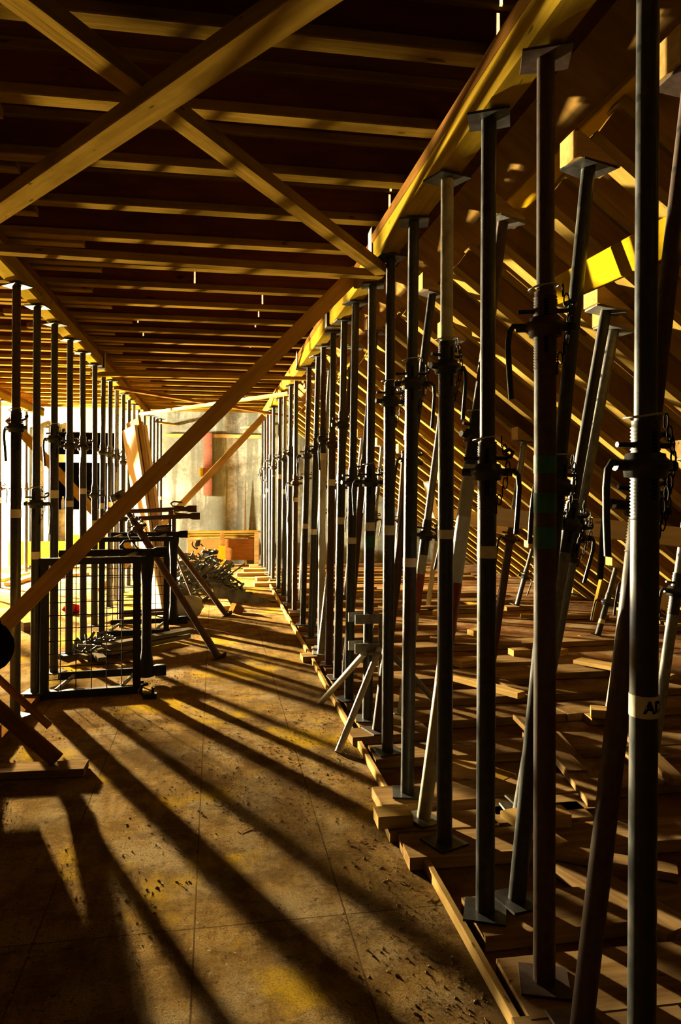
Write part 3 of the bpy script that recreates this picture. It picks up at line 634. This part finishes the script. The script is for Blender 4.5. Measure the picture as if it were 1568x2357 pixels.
# grey weathered boards and clamps on the floor before the frames
for i, (p, q, z, w) in enumerate([((440, 1450), (240, 1488), .14, .10), ((432, 1462), (250, 1502), .09, .09), ((400, 1470), (190, 1512), .03, .1), ((330, 1480), (215, 1500), .05, .06), ((236, 1518), (196, 1482), .045, .07)]):
    a = onz(p[0], p[1], z); b = onz(q[0], q[1], z * .6 + .02)
    board('weathered_board', a, b, w, .035, (0, 0, 1), 'weathered', f'grey weathered board lying behind the nearest mesh frame, {nth(i)} of five from the top', 'board', 'weathered boards behind the mesh frame')
def junk(name, c, rx, ry, rz_, n, mat, seed, lab, cat, spikes=0):
    rg = random.Random(seed); mb = MB()
    for k in range(n):
        a = rg.uniform(0, 6.283); rr = math.sqrt(rg.random()); x, y = rr * math.cos(a) * rx, rr * math.sin(a) * ry
        z = max(.02, (1 - rr ** 1.2) * rz_ * rg.uniform(.4, 1.0)); R = Matrix.Rotation(rg.uniform(0, 6), 3, 'Z') @ Matrix.Rotation(rg.uniform(-.9, .9), 3, 'X') @ Matrix.Rotation(rg.uniform(-.8, .8), 3, 'Y')
        t = rg.random()
        if t < .45: mb.box((x, y, z), (rg.uniform(.1, .3), rg.uniform(.03, .07), rg.uniform(.008, .03)), R)
        elif t < .8:
            d = R @ V((rg.uniform(.08, .2), 0, 0)); mb.tube(V((x, y, z)) - d, V((x, y, z)) + d, rg.uniform(.008, .02), n=7)
        else: mb.path([V((x, y, z)) + R @ V((.05 * math.cos(q * .7), .05 * math.sin(q * .7), .01 * q)) for q in range(7)], .01, 6)
    for k in range(spikes):
        a = rg.uniform(-.8, .8); x = rg.uniform(-.1, .6) * rx; p = V((x, -ry * .5, rz_ * .35)); mb.tube(p, p + V((rg.uniform(.05, .25), -.05, rg.uniform(.08, .25))), .012, n=6)
    o = obj(name, mb, mat); o.location = c; tag(o, lab, cat); o['kind'] = 'stuff'; return o
cp = onz(455, 1372, 0)
junk('scrap_heap', cp, .62, .5, .78, 330, 'scrap', 3, 'tangled heap of grey metal clamps and brackets beside the walkway', 'scrap heap', 10)
cp2 = onz(232, 1500, 0); junk('clamp_pile', cp2, .28, .22, .13, 40, 'scrap', 8, 'small pile of metal clamps seen through the nearest mesh frame', 'scrap pile')
o = obj('scrap_sheet', MB().add([(0, 0, 0), (.75, -.1, .0), (.35, .3, .03), (0, .35, .22), (-.1, .1, .25)], [(0, 1, 2), (0, 2, 3), (0, 3, 4), (0, 4, 1), (4, 3, 2), (4, 2, 1)]), 'scrap'); o.location = onz(502, 1388, .0); tag(o, 'bent grey sheet lying at the right foot of the scrap heap', 'metal sheet')
def blob(name, c, rad, seed, mat, lab, cat, amp=.25):
    rg = random.Random(seed); mb = MB(); nu, nv = 18, 10; ph = [rg.uniform(0, 6) for _ in range(6)]; vs = []
    for j in range(nv + 1):
        th = math.pi * j / nv
        for i in range(nu):
            a = 2 * math.pi * i / nu; k = 1 + amp * (math.sin(3 * a + ph[0]) * math.sin(2 * th + ph[1]) + .6 * math.sin(7 * a + ph[2] + 3 * th) * math.sin(th) + .4 * math.sin(11 * a + 5 * th + ph[4]) * math.sin(th))
            vs.append((rad[0] * k * math.sin(th) * math.cos(a), rad[1] * k * math.sin(th) * math.sin(a), rad[2] * (k * math.cos(th)) + rad[2]))
    mb.add(vs, [(j * nu + i, (j + 1) * nu + i, (j + 1) * nu + (i + 1) % nu, j * nu + (i + 1) % nu) for j in range(nv) for i in range(nu)], True)
    o = obj(name, mb, mat); o.location = c; return tag(o, lab, cat)
blob('plastic_bag', onz(432, 1424, 0), (.17, .13, .12), 4, 'film', 'crumpled white plastic bag at the foot of the scrap heap', 'plastic bag', .18)
blob('plastic_bag', onz(168, 1412, 0), (.10, .07, .05), 6, 'redfilm', 'crumpled red plastic bag on the bright floor behind the left props', 'plastic bag', .2)
blob('plastic_bag', onz(415, 1436, 0), (.045, .04, .03), 9, 'film', 'small crumpled wrapper before the white plastic bag', 'wrapper', .2)
o = obj('timber_block', MB().box((0, 0, .045), (.2, .12, .09)), 'plank'); o.location = onz(75, 1450, 0); o.rotation_euler = (0, 0, .5); tag(o, 'square timber block on the bright floor by the second left prop', 'block')
o = obj('timber_block', MB().box((0, 0, .05), (.12, .1, .1)), 'brown'); o.location = onz(540, 1412, 0); o.rotation_euler = (0, .5, .5); tag(o, 'tipped wooden block beside the rusty slanting prop', 'block')
# clamp tool lying in front of the frame
r = empty('floor_clamp', Matrix.Translation(onz(345, 1608, 0)), 'small black steel clamp lying before the mesh frame', 'clamp')
obj('clamp_body', MB().box((0, 0, .018), (.09, .045, .035)), 'black', r); obj('bolt', MB().tube((.02, 0, .03), (.02, 0, .075), .01, n=8), 'black', r); obj('jaw', MB().path([(-.04, 0, .02), (-.07, 0, .05), (-.05, 0, .09), (-.01, 0, .1)], .01, 8), 'black', r)
# black bag hanging at the left edge
o = blob('black_bag', V((0, 0, 0)), (.10, .09, .135), 21, 'plastic', 'black bag hanging from the long brace at the left edge', 'bag', .06); o.location = atd(-14, 1545, 4.05)
obj('strap', MB().path([(.0, 0, .2), (.03, 0, .27), (.0, .02, .31), (-.03, 0, .27), (-.01, 0, .2)], .008, 6), 'plastic', o)

# ------------------------------------------------------------------ tripod clamped to the seventh right prop
b7 = RP[6]; zc7 = (b7 - CAM).dot(fwd)
r = empty('prop_tripod', Matrix.Translation((b7.x, b7.y, 0)), 'grey folding tripod clamped to the seventh prop of the right row', 'tripod')
L0 = V((b7.x, b7.y, 0)); sx_ = V((.085, -.03, 0))
z_hi = onY(850, 1422, b7.y).z; z_lo = onY(850, 1488, b7.y).z
obj('sleeve', MB().tube(sx_ + V((0, 0, z_lo - .17)), sx_ + V((0, 0, z_hi + .03)), .026, n=14), 'silver', r)
for z in (z_hi, z_lo):
    obj('clamp_plate', MB().box((0, -.042, z), (.17, .008, .055)), 'silver', r); obj('clamp_plate', MB().box((-.03, .042, z), (.16, .008, .055)), 'silver', r)
obj('catch', MB().box((.02, -.075, z_lo - .02), (.07, .07, .012)), 'silver', r)
for f0, (qx, qy) in ((V((-.03, -.05, z_lo - .03)), (738, 1618)), (V((.06, -.06, z_lo)), (778, 1732))):
    q = onz(qx, qy, 0.005) - L0; obj('leg', MB().tube(f0, q, .019, n=12), 'cream', r)
obj('leg', MB().tube(V((.1, 0, z_lo)), V((.5, .12, .06)), .019, n=12), 'silver', r)

# ------------------------------------------------------------------ far end
def px_box(name, x0, y0, x1, y1, Y, t, mat, lab, cat, group=None):
    a, b = onY(x0, y1, Y), onY(x1, y0, Y)
    o = obj(name, MB().box((0, 0, 0), (b.x - a.x, t, b.z - a.z)), mat); o.location = ((a.x + b.x) / 2, Y + t / 2, (a.z + b.z) / 2)
    if lab: tag(o, lab, cat, group)
    return o
YF = 13.45
px_box('formwork_board', 432, 1240, 598, 1291, YF, .03, 'redwood', 'orange formwork panel standing along the foot of the far wall', 'formwork board')
for i in range(3):
    px_box('stacked_plank', 424 + 3 * i, 1222 + 6 * i, 600 - 4 * i, 1227.4 + 6 * i, YF + .02, .2, 'gold', f'plank lying on the orange formwork panel, {["top", "middle", "bottom"][i]} of three', 'plank', 'planks on the formwork panel')
px_box('formwork_post', 506.5, 1224, 517, 1256, YF - .07, .05, 'pale', 'pale post above the yellow post before the far wall', 'post')
px_box('formwork_post', 504, 1257, 519, 1304, YF - .09, .06, 'yellow2', 'bright yellow post standing before the orange formwork panel', 'post')
px_box('formwork_post', 586, 1224, 596, 1305, YF - .07, .05, 'pale', 'pale post at the right end of the orange formwork panel', 'post')
board('foot_block', (onz(496, 1308, 0).x, YF - .12, .02), (onz(523, 1308, 0).x, YF - .12, .02), .16, .04, (0, 0, 1), 'pale', 'pale block under the yellow post', 'block')
board('foot_block', (onz(575, 1308, 0).x, YF - .1, .02), (onz(606, 1308, 0).x, YF - .1, .02), .16, .04, (0, 0, 1), 'pale', 'pale block under the right post of the formwork', 'block')
px_box('wall_plank', 468, 996, 489, 1140, YB - .06, .05, 'pink', 'pinkish plank fixed upright on the concrete wall', 'plank')
px_box('junction_box', 459, 1077, 468, 1097, YB - .08, .07, 'yellow', 'small yellowish box on the concrete wall beside the pink plank', 'box')
a = onY(565, 1224, YB - .03); a.z = 0; b = onY(564, 1096, YB - .03)
o = obj('tapered_stake', MB().add([(-.03, -.02, 0), (.03, -.02, 0), (.03, .02, 0), (-.03, .02, 0), (0, 0, b.z - a.z)], [(3, 2, 1, 0), (0, 1, 4), (1, 2, 4), (2, 3, 4), (3, 0, 4)]), 'brown'); o.location = a; tag(o, 'thin tapered brown stake standing against the concrete wall', 'stake')
px_box('wall_batten', 380, 1001, 606, 1006, YB - .05, .04, 'pale', 'level batten across the top of the concrete wall', 'batten')
px_box('formwork_board', 20, 1246, 150, 1302, YF, .03, 'yellow', 'glaring yellow formwork panel along the far wall at left, left piece', 'formwork board')
px_box('formwork_board', 158, 1230, 300, 1300, YF + .05, .03, 'yellow', 'glaring yellow formwork panel along the far wall at left, right piece', 'formwork board')
px_box('recess_beam', 132, 1047, 290, 1064, YB - .02, .12, 'white', 'white beam across the dark recess in the far wall', 'beam')
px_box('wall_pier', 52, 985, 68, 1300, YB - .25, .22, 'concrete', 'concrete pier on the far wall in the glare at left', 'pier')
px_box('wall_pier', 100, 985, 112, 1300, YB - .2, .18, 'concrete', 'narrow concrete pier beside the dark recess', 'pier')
r = empty('water_bottle', Matrix.Translation(V((onY(143, 1155, YB).x, YB + .08, 1.02))), 'clear water bottle standing on the sill of the dark recess', 'bottle')
obj('bottle_body', MB().lathe([(.03, 0), (.034, .02), (.034, .16), (.014, .2), (.012, .215)], 14), 'bottle', r); obj('cap', MB().lathe([(.014, .213), (.014, .235)], 12), 'white', r)
for i, (p, q) in enumerate([((545, 1322), (640, 1320)), ((590, 1332), (655, 1330)), ((585, 1345), (665, 1343)), ((480, 1330), (520, 1400)), ((20, 1345), (90, 1322)), ((0, 1335), (60, 1320)), ((100, 1330), (200, 1320)), ((560, 1312), (625, 1311))]):
    a, b = onz(*p, .03), onz(*q, .03); board('floor_plank', a, b, .14, .05, (0, 0, 1), 'pale', f'pale plank lying on the bright far floor, {nth(i)} of eight', 'plank', 'planks on the far floor')

# ------------------------------------------------------------------ chips and sawdust on the walkway floor
rg = random.Random(2); mb = MB(); mbd = MB()
def crumb(x, y, sz):
    p = [V((rg.uniform(.6, 1.3), 0, 0)), V((-rg.uniform(.6, 1.3), 0, 0)), V((0, rg.uniform(.4, 1), 0)), V((0, -rg.uniform(.4, 1), 0)), V((rg.uniform(-.3, .3), rg.uniform(-.3, .3), rg.uniform(.4, .9))), V((0, 0, -.2))]
    a = rg.uniform(0, 6.28); ca, sa = math.cos(a), math.sin(a)
    mb.add([(x + sz * (q.x * ca - q.y * sa), y + sz * (q.x * sa + q.y * ca), .0005 + sz * q.z) for q in p], [(0, 2, 4), (2, 1, 4), (1, 3, 4), (3, 0, 4), (2, 0, 5), (1, 2, 5), (3, 1, 5), (0, 3, 5)])
for k in range(26000):
    y = 1.25 + 6.0 * rg.random() ** 1.6; x = rg.uniform(-1.5, .76)
    cl = math.sin(x * 3.1 + y * 1.7) + math.sin(y * 2.3 - x * 4.0) + 1.3 * (x + .35 < -.3 * (y - 2)) + .9 * (x > .35)
    if cl < rg.uniform(-.9, 2.4): continue
    crumb(x, y, rg.choice([.002, .003, .003, .004, .004, .006]) * rg.uniform(.7, 1.4))
    if rg.random() < .018:
        a = rg.uniform(0, 6.28); L = rg.uniform(.012, .05); d = V((math.cos(a), math.sin(a), rg.uniform(-.05, .12))) * L
        mbd.tube(V((x, y, .003)), V((x, y, .003)) + d, .0016, .0008, 4)
o = obj('sawdust_crumbs', mb, 'chips'); tag(o, 'crumbs of sawdust and dirt strewn over the walkway floor', 'sawdust'); stuff(o)
o = obj('wood_splinters', mbd, 'brown'); tag(o, 'thin wood splinters strewn over the walkway floor', 'splinters'); stuff(o)

# ------------------------------------------------------------------ light
LAMP = V((-4.75, 12.75, 1.62))
def light(kind, name, e, col, loc, **kw):
    l = bpy.data.lights.new(name, kind); l.energy = e; l.color = col
    for k, v in kw.items(): setattr(l, k, v)
    o = bpy.data.objects.new(name, l); C.objects.link(o); o.location = loc; return o
k = light('SPOT', 'work_lamp', 52000, (1, .83, .46), LAMP, shadow_soft_size=.09, spot_size=math.radians(176), spot_blend=.75)
k.rotation_euler = (V((.6, 3.0, 1.4)) - LAMP).to_track_quat('-Z', 'Y').to_euler()
light('POINT', 'added_wall_fill', 10500, (1, .88, .64), LAMP + V((0, -.1, .15)), shadow_soft_size=.12)  # extra light added at the lamp to brighten the far wall
d = light('SUN', 'sun_above_the_deck', 230, (.40, .68, 1), (0, -4, 8), angle=math.radians(.6)); d.rotation_euler = V((.0, .94, -.34)).to_track_quat('-Z', 'Y').to_euler()
w = bpy.data.worlds.new('sky'); bpy.context.scene.world = w; w.use_nodes = True
bg = w.node_tree.nodes['Background']; bg.inputs[0].default_value = (.42, .62, .85, 1); bg.inputs[1].default_value = 1.2
vs = bpy.context.scene.view_settings
vs.view_transform = 'Standard'; vs.look = 'None'; vs.gamma = 1; vs.exposure = 0.3; vs.use_curve_mapping = False
